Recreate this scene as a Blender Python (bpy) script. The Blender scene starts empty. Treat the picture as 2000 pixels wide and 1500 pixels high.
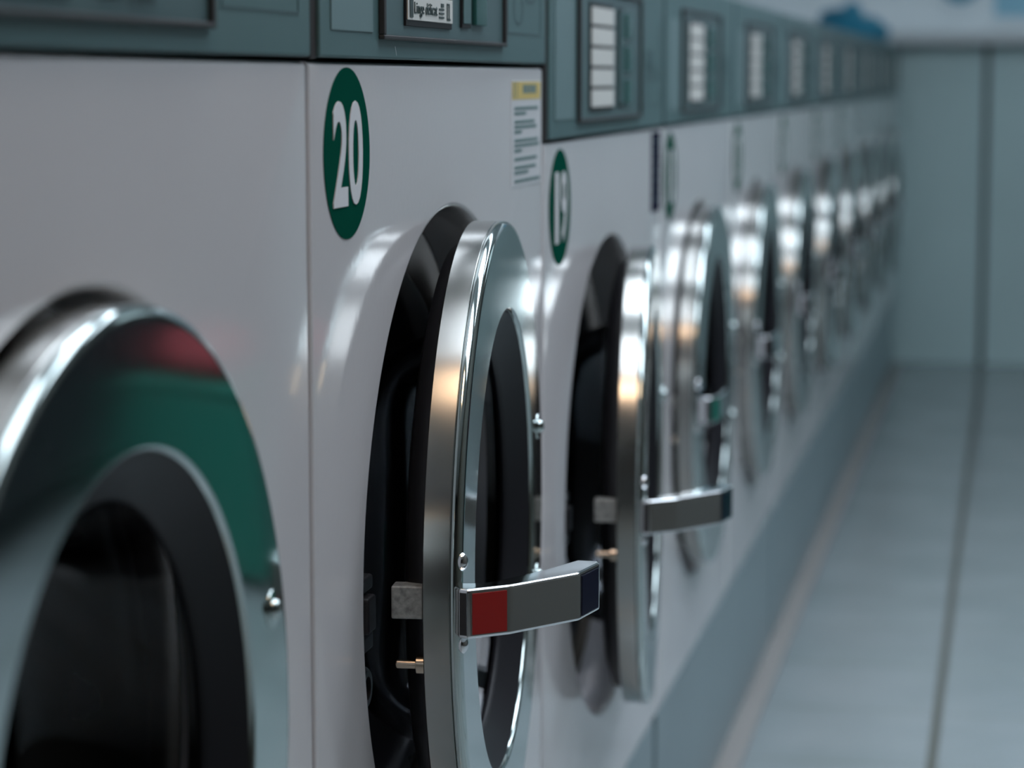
import bpy, bmesh, math, random
from mathutils import Matrix, Vector
PI = math.pi
S = bpy.context.scene
COL = S.collection
random.seed(4)

# ------------------------------------------------------------------ materials
def new_mat(name):
    m = bpy.data.materials.new(name); m.use_nodes = True
    nt = m.node_tree
    return m, nt, nt.nodes['Principled BSDF']

def mat(name, col, rough=.5, metal=0., coat=0., spec=.5, noise=None, bump=None, aniso=0., rvar=0.):
    m, nt, b = new_mat(name)
    b.inputs['Base Color'].default_value = (*col, 1)
    b.inputs['Roughness'].default_value = rough
    b.inputs['Metallic'].default_value = metal
    b.inputs['Coat Weight'].default_value = coat
    b.inputs['Coat Roughness'].default_value = .05
    b.inputs['Specular IOR Level'].default_value = spec
    b.inputs['Anisotropic'].default_value = aniso
    tc = nt.nodes.new('ShaderNodeTexCoord')
    if noise:                                   # (scale, amount) gentle tint variation
        n = nt.nodes.new('ShaderNodeTexNoise'); n.inputs['Scale'].default_value = noise[0]; n.inputs['Detail'].default_value = 4
        r = nt.nodes.new('ShaderNodeValToRGB')
        a = noise[1]
        r.color_ramp.elements[0].position = .3; r.color_ramp.elements[1].position = .7
        r.color_ramp.elements[0].color = (*[c * (1 - a) for c in col], 1)
        r.color_ramp.elements[1].color = (*[min(1, c * (1 + a)) for c in col], 1)
        nt.links.new(tc.outputs['Object'], n.inputs['Vector']); nt.links.new(n.outputs['Fac'], r.inputs['Fac'])
        nt.links.new(r.outputs['Color'], b.inputs['Base Color'])
    if rvar:
        n = nt.nodes.new('ShaderNodeTexNoise'); n.inputs['Scale'].default_value = 9; n.inputs['Detail'].default_value = 5
        mr = nt.nodes.new('ShaderNodeMapRange')
        mr.inputs['From Min'].default_value = .3; mr.inputs['From Max'].default_value = .7
        mr.inputs['To Min'].default_value = max(0, rough - rvar); mr.inputs['To Max'].default_value = rough + rvar
        nt.links.new(tc.outputs['Object'], n.inputs['Vector']); nt.links.new(n.outputs['Fac'], mr.inputs['Value'])
        nt.links.new(mr.outputs['Result'], b.inputs['Roughness'])
    if bump:                                    # (scale, strength, distance)
        n = nt.nodes.new('ShaderNodeTexNoise'); n.inputs['Scale'].default_value = bump[0]; n.inputs['Detail'].default_value = 3
        bp = nt.nodes.new('ShaderNodeBump'); bp.inputs['Strength'].default_value = bump[1]; bp.inputs['Distance'].default_value = bump[2]
        nt.links.new(tc.outputs['Object'], n.inputs['Vector']); nt.links.new(n.outputs['Fac'], bp.inputs['Height'])
        nt.links.new(bp.outputs['Normal'], b.inputs['Normal'])
    return m

def glass_mat():
    m, nt, b = new_mat('door_glass')
    b.inputs['Base Color'].default_value = (.55, .58, .62, 1)
    b.inputs['Transmission Weight'].default_value = 1
    b.inputs['Roughness'].default_value = .02
    b.inputs['IOR'].default_value = 1.33
    return m

def emit_mat(name, col, strength):
    m, nt, b = new_mat(name)
    b.inputs['Base Color'].default_value = (.8, .8, .8, 1)
    b.inputs['Emission Color'].default_value = (*col, 1)
    b.inputs['Emission Strength'].default_value = strength
    return m

def floor_mat():
    m, nt, b = new_mat('floor_tiles')
    tc = nt.nodes.new('ShaderNodeTexCoord')
    sep = nt.nodes.new('ShaderNodeSeparateXYZ'); nt.links.new(tc.outputs['Object'], sep.inputs[0])
    def math_(op, a, bval=None, c=None):
        n = nt.nodes.new('ShaderNodeMath'); n.operation = op
        for i, v in enumerate((a, bval, c)):
            if v is None: continue
            if isinstance(v, (int, float)): n.inputs[i].default_value = v
            else: nt.links.new(v, n.inputs[i])
        return n.outputs[0]
    def line(coord, pitch, off, half):
        t = math_('ADD', coord, -off + 60 * pitch)
        t = math_('MODULO', t, pitch)
        t = math_('SUBTRACT', t, pitch / 2); t = math_('ABSOLUTE', t)
        t = math_('SUBTRACT', pitch / 2, t)
        return math_('LESS_THAN', t, half)
    gx = line(sep.outputs['X'], .307, 0., .0075)
    gy = line(sep.outputs['Y'], .307, .12, .0018)
    g = math_('MAXIMUM', gx, gy)
    n = nt.nodes.new('ShaderNodeTexNoise'); n.inputs['Scale'].default_value = 3.5; n.inputs['Detail'].default_value = 6
    nt.links.new(tc.outputs['Object'], n.inputs['Vector'])
    r = nt.nodes.new('ShaderNodeValToRGB')
    r.color_ramp.elements[0].position = .3; r.color_ramp.elements[1].position = .7
    r.color_ramp.elements[0].color = (.26, .305, .315, 1); r.color_ramp.elements[1].color = (.33, .37, .385, 1)
    nt.links.new(n.outputs['Fac'], r.inputs['Fac'])
    mx = nt.nodes.new('ShaderNodeMix'); mx.data_type = 'RGBA'
    nt.links.new(g, mx.inputs['Factor']); nt.links.new(r.outputs['Color'], mx.inputs['A'])
    mx.inputs['B'].default_value = (.10, .11, .095, 1)
    nt.links.new(mx.outputs['Result'], b.inputs['Base Color'])
    ro = nt.nodes.new('ShaderNodeMix'); ro.data_type = 'FLOAT'
    nt.links.new(g, ro.inputs['Factor']); ro.inputs['A'].default_value = .2; ro.inputs['B'].default_value = .8
    nt.links.new(ro.outputs['Result'], b.inputs['Roughness'])
    return m

M = dict(
    enamel=mat('white_enamel', (.74, .72, .73), .075, spec=.5, bump=(160, .03, .002), noise=(2.2, .02), rvar=.02),
    teal=mat('grey_teal_panel', (.10, .18, .185), .38, spec=.5, noise=(2.5, .03), rvar=.03),
    teal_light=mat('pale_teal_card', (.18, .275, .285), .35),
    teal_mid=mat('teal_bezel_plate', (.095, .16, .168), .3, rvar=.02),
    teal_dark=mat('dark_green_button', (.03, .12, .11), .2),
    black=mat('black_plastic', (.014, .012, .014), .45),
    strip=mat('dark_brown_strip', (.025, .02, .021), .5),
    inner=mat('black_gloss_plastic', (.016, .016, .02), .42, spec=.25, rvar=.04),
    frame=mat('dark_grey_frame', (.04, .04, .042), .5),
    rubber=mat('black_rubber', (.012, .012, .014), .33, rvar=.08),
    card=mat('white_card', (.80, .80, .76), .4),
    button=mat('white_button', (.85, .85, .82), .3),
    ink=mat('dark_ink', (.06, .09, .09), .6),
    ink_soft=mat('grey_ink', (.17, .27, .27), .6),
    emboss=mat('dark_teal_ink', (.07, .12, .13), .4),
    green=mat('green_vinyl', (.004, .075, .048), .6, spec=.0),
    digits=mat('white_vinyl', (.74, .75, .77), .6, spec=.0),
    yellow=mat('yellow_paper', (.72, .56, .20), .5),
    paper=mat('white_paper', (.72, .73, .75), .4),
    navy=mat('navy_vinyl', (.010, .012, .035), .6, spec=.0),
    chrome=mat('chrome', (.78, .80, .82), .07, metal=1, rvar=.02),
    polished=mat('polished_steel', (.50, .57, .56), .075, metal=1, rvar=.02),
    brushed=mat('brushed_steel', (.44, .44, .42), .2, metal=1, aniso=0, rvar=.04),
    dark_steel=mat('dark_steel', (.22, .19, .175), .18, metal=1, rvar=.05),
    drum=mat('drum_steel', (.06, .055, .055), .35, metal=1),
    galv=mat('galvanised', (.40, .40, .38), .5, metal=.7, noise=(260, .35)),
    brass=mat('pin_metal', (.6, .5, .4), .25, metal=1),
    red=mat('red_vinyl', (.36, .014, .012), .4, bump=(500, .1, .001)),
    handle_end=mat('dark_blue_reflection', (.015, .018, .04), .12),
    plinth=mat('grey_plinth', (.26, .35, .38), .35, noise=(3, .05)),
    joint=mat('brown_sealant', (.32, .31, .30), .6),
    counter=mat('counter_panel', (.58, .76, .77), .4, noise=(1.5, .05)),
    worktop=mat('pale_worktop', (.70, .74, .76), .35),
    wall=mat('wall_paint', (.70, .74, .77), .75, noise=(1.2, .02)),
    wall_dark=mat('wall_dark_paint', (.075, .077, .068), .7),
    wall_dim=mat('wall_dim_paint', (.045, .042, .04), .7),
    ceil=mat('ceiling_paint', (.72, .75, .77), .85),
    blue=mat('blue_fabric', (.03, .27, .42), .8, bump=(60, .3, .01)),
    poster=mat('pale_blue_paper', (.24, .46, .58), .5),
    blue_sign=mat('blue_sign_paint', (.04, .22, .32), .4),
    bench=mat('green_upholstery', (.012, .17, .125), .55),
    redcloth=mat('red_cloth', (.28, .04, .05), .85),
    blackseat=mat('black_seat', (.012, .012, .016), .5),
    housing=mat('lamp_housing', (.7, .7, .7), .5),
    glass=glass_mat(),
)

# ------------------------------------------------------------------ mesh helpers
def link(name, bm, m, parent=None, smooth=False, angle=35):
    bmesh.ops.recalc_face_normals(bm, faces=bm.faces[:])
    me = bpy.data.meshes.new(name); bm.to_mesh(me); bm.free()
    mats = m if isinstance(m, (list, tuple)) else [m]
    for k in mats: me.materials.append(k)
    o = bpy.data.objects.new(name, me); COL.objects.link(o)
    if parent: o.parent = parent
    if smooth:
        me.polygons.foreach_set('use_smooth', [True] * len(me.polygons))
        me.set_sharp_from_angle(angle=math.radians(angle))
        w = o.modifiers.new('weighted_normals', 'WEIGHTED_NORMAL'); w.keep_sharp = True; w.weight = 80
    return o

def box(bm, x0, x1, y0, y1, z0, z1, bev=0., mi=0, seg=2):
    t = bmesh.new()
    vs = [t.verts.new((x, y, z)) for x in (x0, x1) for y in (y0, y1) for z in (z0, z1)]
    for f in ((0, 1, 3, 2), (4, 6, 7, 5), (0, 4, 5, 1), (2, 3, 7, 6), (0, 2, 6, 4), (1, 5, 7, 3)):
        t.faces.new([vs[i] for i in f])
    bmesh.ops.recalc_face_normals(t, faces=t.faces[:])
    if bev:
        bmesh.ops.bevel(t, geom=t.edges[:], offset=bev, segments=seg, profile=.5, affect='EDGES')
    merge(bm, t, mi)

def merge(bm, t, mi=0, mtx=None):
    vm = {}
    for v in t.verts: vm[v] = bm.verts.new(mtx @ v.co if mtx else v.co)
    for f in t.faces:
        try:
            nf = bm.faces.new([vm[v] for v in f.verts]); nf.material_index = mi if mi else f.material_index
        except ValueError: pass
    t.free()

def lathe(bm, prof, cy, cz, n=96, closed=False, mi=0):
    """spin (x, r) pairs about the axis parallel to x through (cy, cz)"""
    rings = []
    for (x, r) in prof:
        if r < 1e-6:
            rings.append([bm.verts.new((x, cy, cz))])
        else:
            rings.append([bm.verts.new((x, cy + r * math.cos(2 * PI * k / n), cz + r * math.sin(2 * PI * k / n))) for k in range(n)])
    pairs = list(zip(rings, rings[1:])) + ([(rings[-1], rings[0])] if closed else [])
    for a, b in pairs:
        for k in range(n):
            l = (k + 1) % n
            if len(a) == 1: f = bm.faces.new((a[0], b[k], b[l]))
            elif len(b) == 1: f = bm.faces.new((a[k], b[0], a[l]))
            else: f = bm.faces.new((a[k], b[k], b[l], a[l]))
            f.material_index = mi

def prism_z(bm, pts, z0, z1, bev=0., seg=2):
    t = bmesh.new()
    a = [t.verts.new((x, y, z0)) for x, y in pts]; b = [t.verts.new((x, y, z1)) for x, y in pts]
    t.faces.new(a); t.faces.new(b[::-1])
    n = len(pts)
    for k in range(n): t.faces.new((a[k], b[k], b[(k + 1) % n], a[(k + 1) % n]))
    bmesh.ops.recalc_face_normals(t, faces=t.faces[:])
    if bev: bmesh.ops.bevel(t, geom=t.edges[:], offset=bev, segments=seg, profile=.5, affect='EDGES', clamp_overlap=True)
    merge(bm, t)

def disc_x(bm, x0, x1, cy, cz, r, n=64):
    lathe(bm, [(x0, 0), (x0, r), (x1, r), (x1, 0)], cy, cz, n)

def text_bm(s, size, offset=0., sx=1., depth=.0003):
    """text as a mesh lying in the y/z plane, facing +x, reading along +y, centred at the origin"""
    cu = bpy.data.curves.new('t', 'FONT'); cu.body = s; cu.size = size; cu.offset = offset
    cu.align_x = 'CENTER'; cu.align_y = 'CENTER'; cu.extrude = depth; cu.resolution_u = 6
    o = bpy.data.objects.new('t', cu); COL.objects.link(o)
    dg = bpy.context.evaluated_depsgraph_get(); dg.update()
    me = bpy.data.meshes.new_from_object(o.evaluated_get(dg))
    bm = bmesh.new(); bm.from_mesh(me)
    bpy.data.objects.remove(o); bpy.data.curves.remove(cu); bpy.data.meshes.remove(me)
    xs = [v.co.x for v in bm.verts]; ys = [v.co.y for v in bm.verts]
    cx, cy = (min(xs) + max(xs)) / 2, (min(ys) + max(ys)) / 2
    for v in bm.verts:
        x, y, z = v.co
        v.co = (z, (x - cx) * sx, y - cy)
    return bm, (max(xs) - min(xs)) * sx, max(ys) - min(ys)

def put(bm, x, y, z):
    for v in bm.verts: v.co += Vector((x, y, z))
    return bm

def tag(o, label, cat, group=None, kind=None):
    if label: o['label'] = label
    if cat: o['category'] = cat
    if group: o['group'] = group
    if kind: o['kind'] = kind
    return o

def structure(name, bm, m):
    o = link(name, bm, m); o['kind'] = 'structure'; return o

# ------------------------------------------------------------------ dimensions
W = .72                 # machine pitch along the row (y)
Y20 = 1.365             # near edge of machine 20
CAMZ = 1.0
ZB = 1 - .757           # underside of the white cabinets
ZP = 1 - .053           # underside of a low machine's control panel
ZT = 1 + .1145          # its top
LIFT = .066             # the two near machines stand this much taller
HC_Y, HC_Z, HR = .364, 1 - .4065, .2475      # porthole centre / radius
DR = .2356               # door radius
HINGE_Y = .5945
DC_Y = HINGE_Y - DR
DC_Z = 1 - .4045
TH20 = math.radians(4.65)

# ------------------------------------------------------------------ washing machine parts (built once)
def cabinet_bm(lift):
    bm = bmesh.new()
    y0, y1, z0, z1, b, back = .0034, W - .0034, ZB, ZP + lift - .0025, .003, -.70
    cy, cz = HC_Y, HC_Z + lift
    n = 128
    angs = sorted(set([2 * PI * k / n for k in range(n)] +
                      [math.atan2(z - cz, y - cy) % (2 * PI) for y in (y0 + b, y1 - b) for z in (z0 + b, z1 - b)]))
    def edge(a, yy0, yy1, zz0, zz1):
        c, s = math.cos(a), math.sin(a); t = 9
        if c > 1e-9: t = min(t, (yy1 - cy) / c)
        if c < -1e-9: t = min(t, (yy0 - cy) / c)
        if s > 1e-9: t = min(t, (zz1 - cz) / s)
        if s < -1e-9: t = min(t, (zz0 - cz) / s)
        return cy + t * c, cz + t * s
    rings = []
    lip = [(-.045, HR - .004), (-.014, HR - .002), (-.006, HR - .001), (-.002, HR), (-.0004, HR + .0015), (0, HR + .004)]
    for x, r in lip: rings.append([bm.verts.new((x, cy + r * math.cos(a), cz + r * math.sin(a))) for a in angs])
    mid = []
    for a in angs:
        ey, ez = edge(a, y0 + b, y1 - b, z0 + b, z1 - b)
        mid.append((ey, ez))
    rings.append([bm.verts.new((0, ey, ez)) for ey, ez in mid])
    def outer(x):
        out = []
        for ey, ez in mid:
            fy = y0 + (ey - (y0 + b)) / (y1 - y0 - 2 * b) * (y1 - y0); fz = z0 + (ez - (z0 + b)) / (z1 - z0 - 2 * b) * (z1 - z0)
            out.append(bm.verts.new((x, fy, fz)))
        return out
    rings.append(outer(-b)); rings.append(outer(back))
    N = len(angs)
    for a, c in zip(rings, rings[1:]):
        for k in range(N):
            l = (k + 1) % N
            bm.faces.new((a[k], c[k], c[l], a[l]))
    bm.faces.new(rings[-1])
    return bm

def build_machine(number, k, th, label, lift=0., shut=False):
    """number = digits on the green disc (None: not in the picture)"""
    r = bpy.data.objects.new('washing_machine', None); COL.objects.link(r)
    r.empty_display_size = .1
    r.location = (0, Y20 + W * k, ZB)
    tag(r, label, 'washing machine', 'white washing machines standing in the row')
    off = Vector((0, 0, -ZB))
    L = lift
    def P(name, bm, m, parent=r, smooth=False, angle=35):
        if parent is r:
            for v in bm.verts: v.co += off
        return link(name, bm, m, parent, smooth, angle)
    P('cabinet', cabinet_bm(L), M['enamel'], smooth=True, angle=50)
    # ---- porthole
    bm = bmesh.new(); cy, cz = HC_Y, HC_Z + L
    lathe(bm, [(-.0455, HR + .02), (-.0455, HR - .0055), (-.05, .236), (-.062, .222), (-.075, .214), (-.079, .226), (-.12, .24), (-.12, .262), (-.05, .268)], cy, cz, 128, closed=True)
    P('porthole_collar', bm, M['dark_steel'], smooth=True)
    bm = bmesh.new()
    lathe(bm, [(-.0805, .2135), (-.066, .2125), (-.052, .206), (-.046, .198), (-.05, .19), (-.062, .186), (-.075, .189), (-.085, .184), (-.11, .182), (-.125, .186), (-.121, .215)], cy, cz, 128, closed=True)
    P('gasket', bm, M['rubber'], smooth=True, angle=60)
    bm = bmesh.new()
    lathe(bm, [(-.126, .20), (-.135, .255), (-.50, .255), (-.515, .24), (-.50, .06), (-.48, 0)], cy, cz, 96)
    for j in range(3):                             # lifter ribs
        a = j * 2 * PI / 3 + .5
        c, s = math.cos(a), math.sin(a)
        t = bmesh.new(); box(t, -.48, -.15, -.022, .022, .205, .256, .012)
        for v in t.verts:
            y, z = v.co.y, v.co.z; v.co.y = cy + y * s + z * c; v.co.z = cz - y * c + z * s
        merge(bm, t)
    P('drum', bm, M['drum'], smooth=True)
    # ---- lock on the near side of the porthole
    bm = bmesh.new(); zl = 1 - .346 - LIFT + L
    box(bm, -.044, .002, .119, .139, zl - .012, zl + .012, .002)
    box(bm, -.044, -.002, .119, .146, zl + .014, zl + .024, .002)
    box(bm, -.044, -.002, .119, .146, zl - .026, zl - .014, .002)
    P('lock_housing', bm, M['black'])
    bm = bmesh.new(); lathe(bm, [(-.044, .014), (-.006, .014), (-.004, .012), (-.004, .008), (-.03, .007), (-.044, .0)], .138, zl - .052, 24)
    P('lock_socket', bm, M['rubber'], smooth=True)
    # ---- control panel
    zp, zt = ZP + L, ZT + L
    ya, yb = .017, W - .002
    bm = bmesh.new(); box(bm, -.60, .0025, ya, yb, zp, zt, .0015)
    panel = P('control_panel', bm, M['teal'])
    def Q(name, bm, m, **kw):
        for v in bm.verts: v.co += off
        return link(name, bm, m, panel, **kw)
    bm = bmesh.new(); box(bm, -.60, .0005, .0035, ya - .0005, zp - .001, zt, .0008)
    Q('end_strip', bm, M['strip'])
    xf = .0025
    bm = bmesh.new(); box(bm, xf, xf + .0008, .040, .136, zp + .0165, zp + .125, .0003)
    Q('info_card', bm, M['teal_light'])
    f0, f1, fz0, fz1 = .152, .538, zp + .0125, zp + .139
    bm = bmesh.new()
    bw = .003                                       # raised dark frame: four bars
    box(bm, xf, xf + .004, f0, f1, fz0, fz0 + bw, .0008); box(bm, xf, xf + .004, f0, f1, fz1 - bw, fz1, .0008)
    box(bm, xf, xf + .004, f0, f0 + .006, fz0 + bw, fz1 - bw, .0008); box(bm, xf, xf + .004, f1 - .006, f1, fz0 + bw, fz1 - bw, .0008)
    Q('bezel', bm, M['frame'])
    bm = bmesh.new(); box(bm, xf, xf + .0012, f0 + .0065, f1 - .0065, fz0 + bw + .0003, fz1 - bw - .0003)
    Q('bezel_plate', bm, M['teal_mid'])
    xp = xf + .0012
    c0, c1 = .215, .346
    bm = bmesh.new(); box(bm, xp, xp + .0016, c0 - .002, c1 + .002, zp + .0225, zp + .1265, .0004)
    Q('card_holder', bm, M['black'])
    for j in range(5):
        z0 = zp + .0265 + j * .0198
        bm = bmesh.new(); box(bm, xp + .0016, xp + .0026, c0, c1, z0, z0 + .0165, .0003)
        card = Q('program_card', bm, M['card'])
        if j == 0 and number == '20':
            xt = xp + .0026
            card['label'] = 'white card reading Linge délicat'
            bm, w, h = text_bm('Linge délicat', .0112, .0, 1.)
            s = .066 / w
            for v in bm.verts: v.co.y *= s
            put(bm, xt + .0003, c0 + .0165 + .033, z0 + .0072)
            box(bm, xt, xt + .0005, c0 + .004, c0 + .013, z0 + .0018, z0 + .0135)        # number block
            for q in range(3): box(bm, xt, xt + .0005, c0 + .088, c0 + .103, z0 + .003 + q * .0028, z0 + .0042 + q * .0028)
            box(bm, xt, xt + .0005, c0 + .094, c0 + .102, z0 + .0108, z0 + .0133)
            box(bm, xt, xt + .0005, c0 + .112, c0 + .114, z0 + .003, z0 + .0135); box(bm, xt, xt + .0005, c0 + .118, c0 + .120, z0 + .003, z0 + .0135)
            box(bm, xt, xt + .0005, c0 + .112, c0 + .120, z0 + .0125, z0 + .0138); box(bm, xt, xt + .0005, c0 + .112, c0 + .122, z0 + .002, z0 + .0034)
            Q('card_print', bm, M['ink'])
    bm = bmesh.new(); box(bm, xp, xp + .0018, .380, .410, zp + .0245, zp + .125, .0004)
    Q('selector_slot', bm, M['black'])
    bm = bmesh.new(); box(bm, xp + .0018, xp + .0026, .3825, .4075, zp + .0275, zp + .1225, .0004)
    slot = Q('selector_plate', bm, M['teal'])
    for j in range(3):
        z0 = zp + .027 + j * .034
        bm = bmesh.new(); box(bm, xp, xp + .004, .419, .457, z0, z0 + .026, .0012)
        Q('button', bm, M['teal_dark'], smooth=True)
    # pictogram: outlined rectangle with a hand over a coin, printed dark on the panel
    bm = bmesh.new(); t = .0013; xq = xf + .0004
    p0, p1 = .556, .694
    for (a0, a1, b0, b1) in ((p0, p1, zp + .0235, zp + .025), (p0, p0 + t, zp + .025, zp + .12), (p1 - t, p1, zp + .025, zp + .12)):
        box(bm, xf, xq, a0, a1, b0, b1)
    def arc(cy_, cz_, ry, rz, a0, a1, n=18):
        for q in range(n):
            aa, ab = a0 + (a1 - a0) * q / n, a0 + (a1 - a0) * (q + 1) / n
            va = []
            for a, s in ((aa, 1), (ab, 1), (ab, .9), (aa, .9)):
                va.append(bm.verts.new((xq, cy_ + ry * s * math.cos(a), cz_ + rz * s * math.sin(a))))
            bm.faces.new(va)
    arc(.600, zp + .045, .020, .014, 0, 2 * PI)
    arc(.640, zp + .052, .030, .012, .2, 2.9)
    arc(.648, zp + .066, .034, .016, 3.4, 6.2)
    for q in range(5): box(bm, xf, xq, .585 + q * .012, .5878 + q * .012, zp + .062, zp + .085)
    Q('pictogram', bm, M['emboss'])
    if number == '20':
        bm = bmesh.new()
        v = [bm.verts.new((xf + .0002, y, z)) for y, z in ((.193, zp + .0085), (.1945, zp + .0085), (.198, zp + .0025), (.197, zp + .0025))]
        bm.faces.new(v); Q('scratch', bm, M['paper'])
    # ---- green number disc
    lz = 1 - .0455 - LIFT + L if L else 1 - .1155
    ly = .083 if L else .080
    if number:
        bm = bmesh.new(); disc_x(bm, 0, .0005, ly, lz, .0528)
        st = P('number_disc', bm, M['green'])
        bm = bmesh.new()
        for j, ch in enumerate(number):
            big = number == '20'; t, w, h = text_bm(ch, .09, .0019 if big else .0010, 1.)
            tw = (.0185 if ch == '1' else .0325) * (1 if big else .84 if number == '19' else .55)
            for v in t.verts:
                v.co.y *= tw / w; v.co.z *= .0645 / h
            put(t, .0008, ly + (-.0175 if j == 0 else .0175), lz)
            merge(bm, t)
        for v in bm.verts: v.co += off
        link('number_digits', bm, M['digits'], st)
    if number == '20':
        y0, y1 = .583, .707
        za = 1 - .001
        bm = bmesh.new(); box(bm, 0, .0004, y0, y1, 1 - .0885, za)
        sk = P('instruction_sticker', bm, M['paper'])
        bm = bmesh.new(); box(bm, .0004, .0006, y0 + .002, y1 - .002, 1 - .0165, za - .001)
        for v in bm.verts: v.co += off
        link('sticker_header', bm, M['yellow'], sk)
        bm = bmesh.new(); rr = random.Random(2)
        def words(yl, yr, z0, z1):
            y = yl
            while y < yr:
                w = rr.uniform(.003, .009); box(bm, .0004, .0008, y, min(y + w, yr), z0, z1); y += w + .002
        words(y0 + .046, y1 - .022, 1 - .0115, 1 - .0045)
        box(bm, .0004, .0008, y0 + .008, y0 + .011, 1 - .0155, 1 - .002); box(bm, .0004, .0008, y0 + .020, y0 + .0215, 1 - .0155, 1 - .002)
        z = 1 - .0225
        for blk in ((.108, .05), (.09, .10, .03), (.105, .11, .03), (.10,), (.095, .06), (.115,)):
            for w in blk:
                words(y0 + .012, y0 + .012 + w * .93, z - .0026, z); z -= .0042
            z -= .0028
        for v in bm.verts: v.co += off
        link('sticker_text', bm, M['ink_soft'], sk)
    if number == '19':
        bm = bmesh.new(); box(bm, 0, .0005, .648, .7155, 1 - .151, 1 - .060)
        sk = P('warning_sticker', bm, M['navy']); sk['label'] = 'dark navy sticker at the right edge'
        bm = bmesh.new()
        for j in range(7): box(bm, .0005, .0008, .664, .700 - .006 * (j % 3), 1 - .072 - j * .011, 1 - .0705 - j * .011)
        for v in bm.verts: v.co += off
        link('sticker_text', bm, M['ink_soft'], sk)
    # ---- door, hung at its far side
    g = bmesh.new(); n = 160; cy = -DR; F, B = .0240, -.0020
    lathe(g, [(F - .0078, DR - .004), (F - .0078, DR - .0006), (F - .0070, DR + .0004), (F - .0048, DR + .0005), (F - .0026, DR - .0004), (F - .0011, DR - .0020), (F - .0002, DR - .0042), (F, DR - .0064),
              (F - .0003, .1724), (F - .0008, .1709), (F - .0018, .1699), (F - .0032, .1692), (F - .0060, .1690), (B + .0006, .169), (B + .0006, DR - .004)], cy, 0, n, closed=True)
    door = link('door', g, M['polished'], r, True, 60)
    door.location = (0, HINGE_Y, DC_Z + L - ZB + (.0035 if shut else 0)); door.rotation_euler = (0, 0, th)
    def D(name, bm, m, smooth=True, angle=40): return link(name, bm, m, door, smooth, angle)
    g = bmesh.new(); lathe(g, [(B, DR - .003), (B, DR - .0006), (B + .0006, DR), (F - .0086, DR), (F - .0080, DR - .0006), (F - .0080, DR - .0035)], cy, 0, n, closed=True)
    D('rim_band', g, M['brushed'])
    g = bmesh.new(); lathe(g, [(B - .0002, .222), (B - .012, .218), (B - .017, .200), (B - .013, .176), (B - .0002, .1632)], cy, 0, n, closed=True)
    D('door_liner', g, M['rubber'], angle=60)
    g = bmesh.new(); lathe(g, [(F - .0034, .1690), (F - .0046, .1676), (F - .0180, .1490), (F - .0200, .1470), (F - .0215, .1462), (F - .0240, .1470), (F - .0240, .163), (B + .001, .1688)], cy, 0, n, closed=True)
    D('inner_ring', g, M['inner'])
    g = bmesh.new()
    ou = [(B - .001, .1625), (-.020, .158), (-.045, .148), (-.068, .134), (-.082, .112), (-.089, .08), (-.092, .04), (-.093, 0)]
    inn = [(-.088, 0), (-.087, .04), (-.084, .078), (-.077, .108), (-.064, .129), (-.043, .143), (-.019, .153), (B - .001, .158)]
    lathe(g, ou, cy, 0, 96); lathe(g, inn, cy, 0, 96); lathe(g, [(B - .001, .158), (B - .001, .1625)], cy, 0, 96)
    bmesh.ops.remove_doubles(g, verts=g.verts[:], dist=1e-5)
    D('door_glass', g, M['glass'], angle=70)
    # handle: a bent chrome lever; plan outline of the opened lever, given in the frame of machine 20's ajar door
    plan = [(.0480, 1.5285), (.0534, 1.5193), (.0604, 1.5174), (.085, 1.5374), (.1225, 1.587), (.1301, 1.6235), (.1279, 1.6303), (.1126, 1.6308), (.1005, 1.6028), (.085, 1.5731), (.0652, 1.5420), (.049, 1.5380)]
    ca, sa = math.cos(-TH20), math.sin(-TH20); q = .9756
    loc = []
    for x, y in plan:
        dx, dy = .4039 + (x - .4039) * q, y * q - (Y20 + HINGE_Y); loc.append((dx * ca - dy * sa, dx * sa + dy * ca))
    if shut:                                     # lever folded down over the ring
        px, py = loc[1]; fa = math.radians(40); cf, sf = math.cos(fa), math.sin(fa)
        loc = [(px + .012 + (x - px) * cf - (y - py) * sf, py + (x - px) * sf + (y - py) * cf) for x, y in loc]
    hz0, hz1 = -.0181, .0146
    g = bmesh.new(); prism_z(g, loc, hz0, hz1, .0022, 3)
    D('handle', g, M['chrome'], angle=32)
    def on_face(i, t0, t1, za, zb, out, name, m):
        (ax, ay), (bx, by) = loc[i], loc[i + 1]
        dx, dy = bx - ax, by - ay; l = math.hypot(dx, dy); nx, ny = dy / l, -dx / l
        g = bmesh.new(); pts = []
        for t in (t0, t1): pts.append((ax + dx * t, ay + dy * t))
        a, b = pts
        prism_z(g, [a, b, (b[0] + nx * out, b[1] + ny * out), (a[0] + nx * out, a[1] + ny * out)], za, zb)
        return D(name, g, m, False)
    if number == '20':
        o = on_face(2, .10, .90, hz0 + .003, hz1 - .003, .0006, 'handle_sticker', M['red']); o['label'] = 'red square sticker on the handle'
    on_face(1, .15, .85, hz0 + .0025, hz1 - .0025, .0004, 'handle_inlay', M['black'])
    o = on_face(4, .10, .90, hz0 + .003, hz1 - .003, .0005, 'handle_end_reflection', M['handle_end']); o['label'] = 'dark blue reflection painted on the end facet of the handle'  # navy reflection painted as a thin plate on the chrome end
    a0 = -DR * 2
    for z in (.029, -.0254):
        g = bmesh.new()
        bmesh.ops.create_uvsphere(g, u_segments=16, v_segments=10, radius=1)
        for v in g.verts: v.co = (v.co.x * .0042 + F - .0008, v.co.y * .0052 + a0 + .0065, v.co.z * .0062 + z)
        D('rivet', g, M['chrome'])
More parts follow.
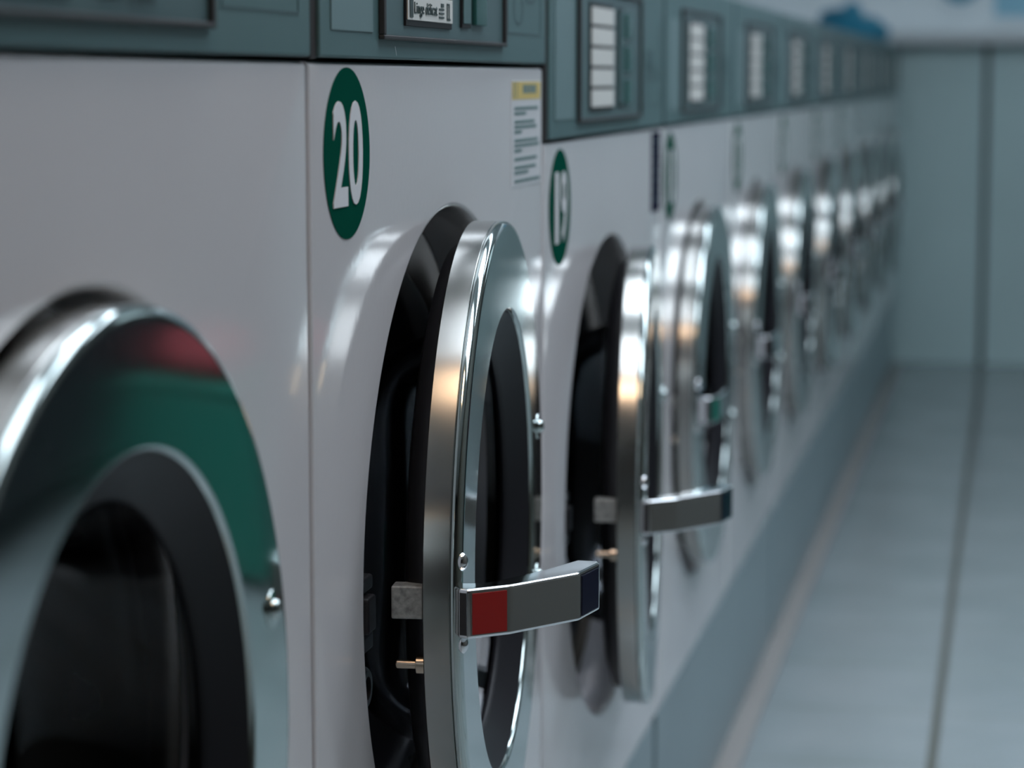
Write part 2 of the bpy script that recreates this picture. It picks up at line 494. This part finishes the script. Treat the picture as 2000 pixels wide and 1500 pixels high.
    for z in (.056, -.068):
        g = bmesh.new(); yh = -DR + math.sqrt((DR - .025) ** 2 - z * z)
        lathe(g, [(F - .001, .011), (F + .0006, .0105), (F + .0008, .0055), (F + .003, .005), (F + .0045, .0035), (F + .005, 0)], yh, z, 24)
        D('hinge_bolt', g, M['polished'])
    g = bmesh.new(); box(g, B - .021, B, a0 + .004, a0 + .020, -.0093, .0122, .001); D('latch', g, M['galv'], False)
    g = bmesh.new(); lathe(g, [(B, .0062), (B - .006, .0062), (B - .0065, .0045), (B - .007, .0030), (B - .019, .0030), (B - .020, .0022), (B - .020, 0)], a0 + .0155, -.042, 20)
    D('lock_pin', g, M['brass'])
    return r

machines = [
    ('', -1, 0.4, 'white washing machine nearest the camera, polished door cut off at the left edge', LIFT),
    ('20', 0, 4.65, 'white washing machine numbered 20, steel door ajar, red square on its chrome handle', LIFT),
    ('19', 1, 5.9, 'white washing machine numbered 19, lower control panel, door ajar, next to machine 20', 0),
    ('18', 2, .8, 'blurred white washing machine right after number 19, beside the navy sticker', 0),
    ('17', 3, .5, 'second white washing machine beyond number 19, door ring blurred', 0),
    ('16', 4, .3, 'third white washing machine beyond number 19 in the blurred row', 0),
    ('15', 5, .5, 'fourth white washing machine beyond number 19 in the blurred row', 0),
    ('14', 6, .2, 'fourth white washing machine counted from the far end of the row', 0),
    ('13', 7, .4, 'third white washing machine counted from the far end of the row', 0),
    ('12', 8, .2, 'last but one white washing machine at the far end of the row', 0),
    ('11', 9, .3, 'farthest white washing machine against the counter, blue bag lying on top', 0),
]
for num, k, deg, lab, lift in machines:
    build_machine(num, k, math.radians(deg), lab, lift, num not in ('20', '19'))
Y_END = Y20 + W * 10

# ------------------------------------------------------------------ setting
XR, YF, YB, ZC = 2.1, -2.6, 9.35, 2.75
def slab(name, m, *b):
    bm = bmesh.new(); box(bm, *b); return structure(name, bm, m)
slab('floor', floor_mat(), -.82, XR, YF, YB, -.05, 0)
slab('ceiling', M['ceil'], -.82, XR, YF, YB, ZC, ZC + .05)
slab('wall_left', M['wall'], -.87, -.82, YF, YB, 0, ZC)
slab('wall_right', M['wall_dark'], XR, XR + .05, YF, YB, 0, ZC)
slab('wall_back', M['wall'], -.87, XR + .05, YB, YB + .05, 0, ZC)
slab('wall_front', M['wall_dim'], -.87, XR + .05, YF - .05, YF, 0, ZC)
# unseen glowing panel added to brighten the far machines and counter
WY0, WY1, WZ0, WZ1 = 6.0, 8.3, 1.40, 2.40
wn = bpy.data.objects.new('fill_panel', None); COL.objects.link(wn); wn.location = (XR, (WY0 + WY1) / 2, WZ0); wn['kind'] = 'structure'
hw = (WY1 - WY0) / 2
bm = bmesh.new()
for b in ((-hw - .05, -hw, -.05, WZ1 - WZ0 + .05), (hw, hw + .05, -.05, WZ1 - WZ0 + .05), (-hw, hw, -.05, 0), (-hw, hw, WZ1 - WZ0, WZ1 - WZ0 + .05), (-.02, .02, 0, WZ1 - WZ0)):
    box(bm, -.05, -.001, b[0], b[1], b[2], b[3])
link('fill_panel_frame', bm, M['housing'], wn)
bm = bmesh.new(); box(bm, -.012, -.002, -hw, hw, 0, WZ1 - WZ0); link('fill_panel_pane', bm, emit_mat('fill_panel_glow', (.70, .92, 1.0), .75), wn)
# plinth under the machines, split in lengths of two machines, sealed to the floor
bm = bmesh.new()
ys = [Y20 - W] + [Y20 + W * k for k in (2 - 2, 2, 4, 6, 8, 10)]
for a, b in zip(ys, ys[1:]):
    box(bm, -.72, -.001, a + .014, b - .014, .004, ZB - .004, .002)
structure('baseboard_left', bm, M['plinth'])
bm = bmesh.new(); box(bm, -.70, .032, Y20 - W, Y_END, 0, .005)
structure('trim_1', bm, M['joint'])
bm = bmesh.new(); box(bm, -.70, -.012, Y20 - W + .01, Y_END - .01, ZB - .004, ZB)
structure('trim_2', bm, M['black'])

# ------------------------------------------------------------------ counter at the far end
cr = bpy.data.objects.new('folding_counter', None); COL.objects.link(cr); cr.location = (0, 8.66, 0)
tag(cr, 'grey green panelled counter with pale worktop closing the far end of the aisle', 'counter')
bm = bmesh.new(); box(bm, -.76, XR - .01, .018, YB - 8.66 - .005, .0, 1.118); link('counter_body', bm, M['black'], cr)
bm = bmesh.new(); box(bm, -.76, XR - .01, -.10, YB - 8.66 - .005, 1.12, 1.165, .004); link('worktop', bm, M['worktop'], cr, True)
xs = [-.70, -.30, .304, .91, 1.51, 2.08]
for a, b in zip(xs, xs[1:]):
    bm = bmesh.new(); box(bm, a + .010, b - .010, 0, .017, .0, 1.116, .003); link('front_panel', bm, M['counter'], cr, True)

# ------------------------------------------------------------------ things on and above the far machines
bm = bmesh.new(); bmesh.ops.create_uvsphere(bm, u_segments=40, v_segments=24, radius=1)
rr = random.Random(7)
for v in bm.verts:
    x, y, z = v.co
    top = .062 + .010 * math.sin(5 * x + 1) + .022 * max(0, -x)
    z2 = max(z, -.55)
    zz = (z2 + .55) / 1.55
    crease = .006 * math.sin(9 * x + 4 * y) * math.sin(7 * y - 3 * x)
    v.co = (x * .115 * (1 + .1 * math.sin(3 * y)), y * .16, zz * 2 * top * (1 - .28 * math.exp(-((x - .35) / .18) ** 2)) + crease * zz)
bag = link('laundry_bag', bm, M['blue'], None, True, 80)
bag.location = (-.135, 8.22, ZT + .001)
bm = bmesh.new()
for k in range(12):
    a0, a1 = PI * k / 12, PI * (k + 1) / 12
    for a, b in ((a0, a1),):
        q = [bm.verts.new((-.05 + .03 * math.cos(t), -.08 + d, .09 + .018 * math.sin(t) * 1.0 + e)) for t, d, e in ((a, -.012, 0), (b, -.012, 0), (b, .012, .002), (a, .012, .002))]
        bm.faces.new(q)
bmesh.ops.remove_doubles(bm, verts=bm.verts[:], dist=1e-5)
bmesh.ops.solidify(bm, geom=bm.faces[:], thickness=.004)
link('bag_strap', bm, M['blue'], bag, True)
tag(bag, 'slumped blue bag on top of the farthest washing machine', 'bag')

bm = bmesh.new()
def disc_y(bm, y0, y1, cx, cz, r, n=48):
    a = [bm.verts.new((cx + r * math.cos(2 * PI * k / n), y0, cz + r * math.sin(2 * PI * k / n))) for k in range(n)]
    b = [bm.verts.new((v.co.x, y1, v.co.z)) for v in a]
    bm.faces.new(a); bm.faces.new(b[::-1])
    for k in range(n): bm.faces.new((a[k], b[k], b[(k + 1) % n], a[(k + 1) % n]))
disc_y(bm, YB - .008, YB - .001, .19, 1 + .36, .075)
tag(link('wall_sign', bm, M['blue_sign']), 'round blue sign on the pale far wall, cut by the top of the photo', 'sign')
bm = bmesh.new(); box(bm, .318, .78, YB - .006, YB - .001, 1 + .235, 1 + .80)
tag(link('wall_poster', bm, M['poster']), 'pale blue poster on the far wall at the top right corner', 'poster')

# ------------------------------------------------------------------ the other side of the aisle (seen mirrored in the steel doors)
st = bpy.data.objects.new('laundry_bin', None); COL.objects.link(st); st.location = (1.15, 4.62, 0)
tag(st, 'green laundry bin mirrored in the polished door nearest the camera', 'bin')
bm = bmesh.new(); box(bm, -.115, .115, -.205, .205, .018, .385, .02, seg=3); link('body', bm, M['bench'], st, True)
bm = bmesh.new(); box(bm, -.12, .12, -.21, .21, .386, .41, .008, seg=3); link('lid', bm, M['bench'], st, True)
for sx in (-1, 1):
    for sy in (-1, 1):
        bm = bmesh.new(); box(bm, sx * .085 - .018, sx * .085 + .018, sy * .17 - .018, sy * .17 + .018, 0, .019, .002); link('foot', bm, M['black'], st)
bm = bmesh.new(); bmesh.ops.create_uvsphere(bm, u_segments=36, v_segments=20, radius=1)
for v in bm.verts:
    x, y, z = v.co
    z = max(z, -.5)
    v.co = (x * .105 * (1 + .1 * math.sin(4 * y)), y * .17, (z + .5) / 1.5 * (.10 + .035 * math.sin(6 * x + 2) * math.cos(5 * y)))
cl = link('folded_clothes', bm, M['redcloth'], None, True, 80); cl.location = (1.16, 4.60, .411)
tag(cl, 'crumpled red clothes lying on the green laundry bin', 'clothes')
sb = bpy.data.objects.new('waiting_bench', None); COL.objects.link(sb); sb.location = (1.80, 4.4, 0)
tag(sb, 'black waiting bench along the wall opposite the machines', 'bench')
bm = bmesh.new(); box(bm, -.24, .26, -1.0, 1.5, .11, .46, .02); link('seat', bm, M['blackseat'], sb, True)
bm = bmesh.new(); box(bm, .12, .27, -1.0, 1.5, .47, .98, .02); link('backrest', bm, M['blackseat'], sb, True)
for sy in (-.85, 1.35):
    for sx in (-.18, .20):
        bm = bmesh.new(); box(bm, sx - .02, sx + .02, sy - .02, sy + .02, 0, .112, .003); link('leg', bm, M['dark_steel'], sb)

# ------------------------------------------------------------------ ceiling lamps
def lamp(x, y, wx, wy, m, label, group='ceiling lamps above the aisle', shield=0.):
    r = bpy.data.objects.new('ceiling_lamp', None); COL.objects.link(r); r.location = (x, y, ZC)
    tag(r, label, 'lamp', group)
    bm = bmesh.new(); t = .03
    for b in ((-wx/2 - t, -wx/2, -wy/2 - t, wy/2 + t), (wx/2, wx/2 + t, -wy/2 - t, wy/2 + t), (-wx/2, wx/2, -wy/2 - t, -wy/2), (-wx/2, wx/2, wy/2, wy/2 + t)):
        box(bm, *b, -.06, -.001)
    if shield: box(bm, -wx/2 - t, wx/2 + t, -wy/2 - t - .012, -wy/2 - t, -shield, -.001)  # added board keeping the wall fill lamp out of the steel rims
    link('frame', bm, M['housing'], r)
    bm = bmesh.new(); box(bm, -wx/2 + .001, wx/2 - .001, -wy/2 + .001, wy/2 - .001, -.05, -.01); link('diffuser', bm, m, r)
    return r
COOL = emit_mat('cool_diffuser', (.80, .89, 1.0), 6.6)
COOL_NEAR = emit_mat('cool_near_diffuser', (.80, .88, .98), 4.8)
WALL_FILL = emit_mat('wall_fill_glow', (.78, .92, 1.0), 8)
WARM = emit_mat('warm_diffuser', (1.0, .66, .42), 7.5)
lamp(.45, 1.50, 2.0, .80, COOL_NEAR, 'cool white ceiling lamp above machine 20')
lamp(.68, 2.95, 2.3, .95, COOL, 'cool white ceiling lamp above the machines after number 19')
lamp(.68, 4.40, 2.3, .55, COOL, 'cool white ceiling lamp halfway down the aisle')
lamp(.65, 9.16, 2.4, .16, WALL_FILL, 'added fill lamp with a shield, brightening the far wall', shield=.42)  # added lamp out of view, put in to brighten the far wall
lamp(-.05, .60, 1.1, .5, WARM, 'warm ceiling lamp over the near end of the aisle')

# ------------------------------------------------------------------ world, camera, view
w = bpy.data.worlds.new('World'); S.world = w; w.use_nodes = True
w.node_tree.nodes['Background'].inputs['Color'].default_value = (.02, .025, .03, 1)

cam = bpy.data.cameras.new('camera'); co = bpy.data.objects.new('camera', cam); COL.objects.link(co); S.camera = co
FPX = 4722.; VX, VY = 1985., 155.
cam.sensor_fit = 'HORIZONTAL'; cam.sensor_width = 36; cam.lens = FPX / 2000 * 36
row = Vector((VX - 1000, 750 - VY, FPX)).normalized()          # aisle direction in camera axes (right, up, forward)
pitch = math.atan2(750 - VY, FPX)
up = Vector((0, math.cos(pitch), -math.sin(pitch))); up = (up - row * row.dot(up)).normalized()
side = row.cross(up); side = side if side.x > 0 else -side
R = Matrix((side, row, up))                                    # world = R @ cam
right, upv, fwd = R.col[0], R.col[1], R.col[2]
mw = Matrix.Identity(4)
for i in range(3):
    mw[i][0] = right[i]; mw[i][1] = upv[i]; mw[i][2] = -fwd[i]
mw[0][3], mw[1][3], mw[2][3] = .4039, 0, CAMZ
co.matrix_world = mw
cam.dof.use_dof = True; cam.dof.focus_distance = 1.62; cam.dof.aperture_fstop = 85 / 15.
cam.clip_start = .02

S.view_settings.view_transform = 'Standard'; S.view_settings.look = 'None'
S.view_settings.exposure = .12; S.view_settings.gamma = 1; S.view_settings.use_curve_mapping = False
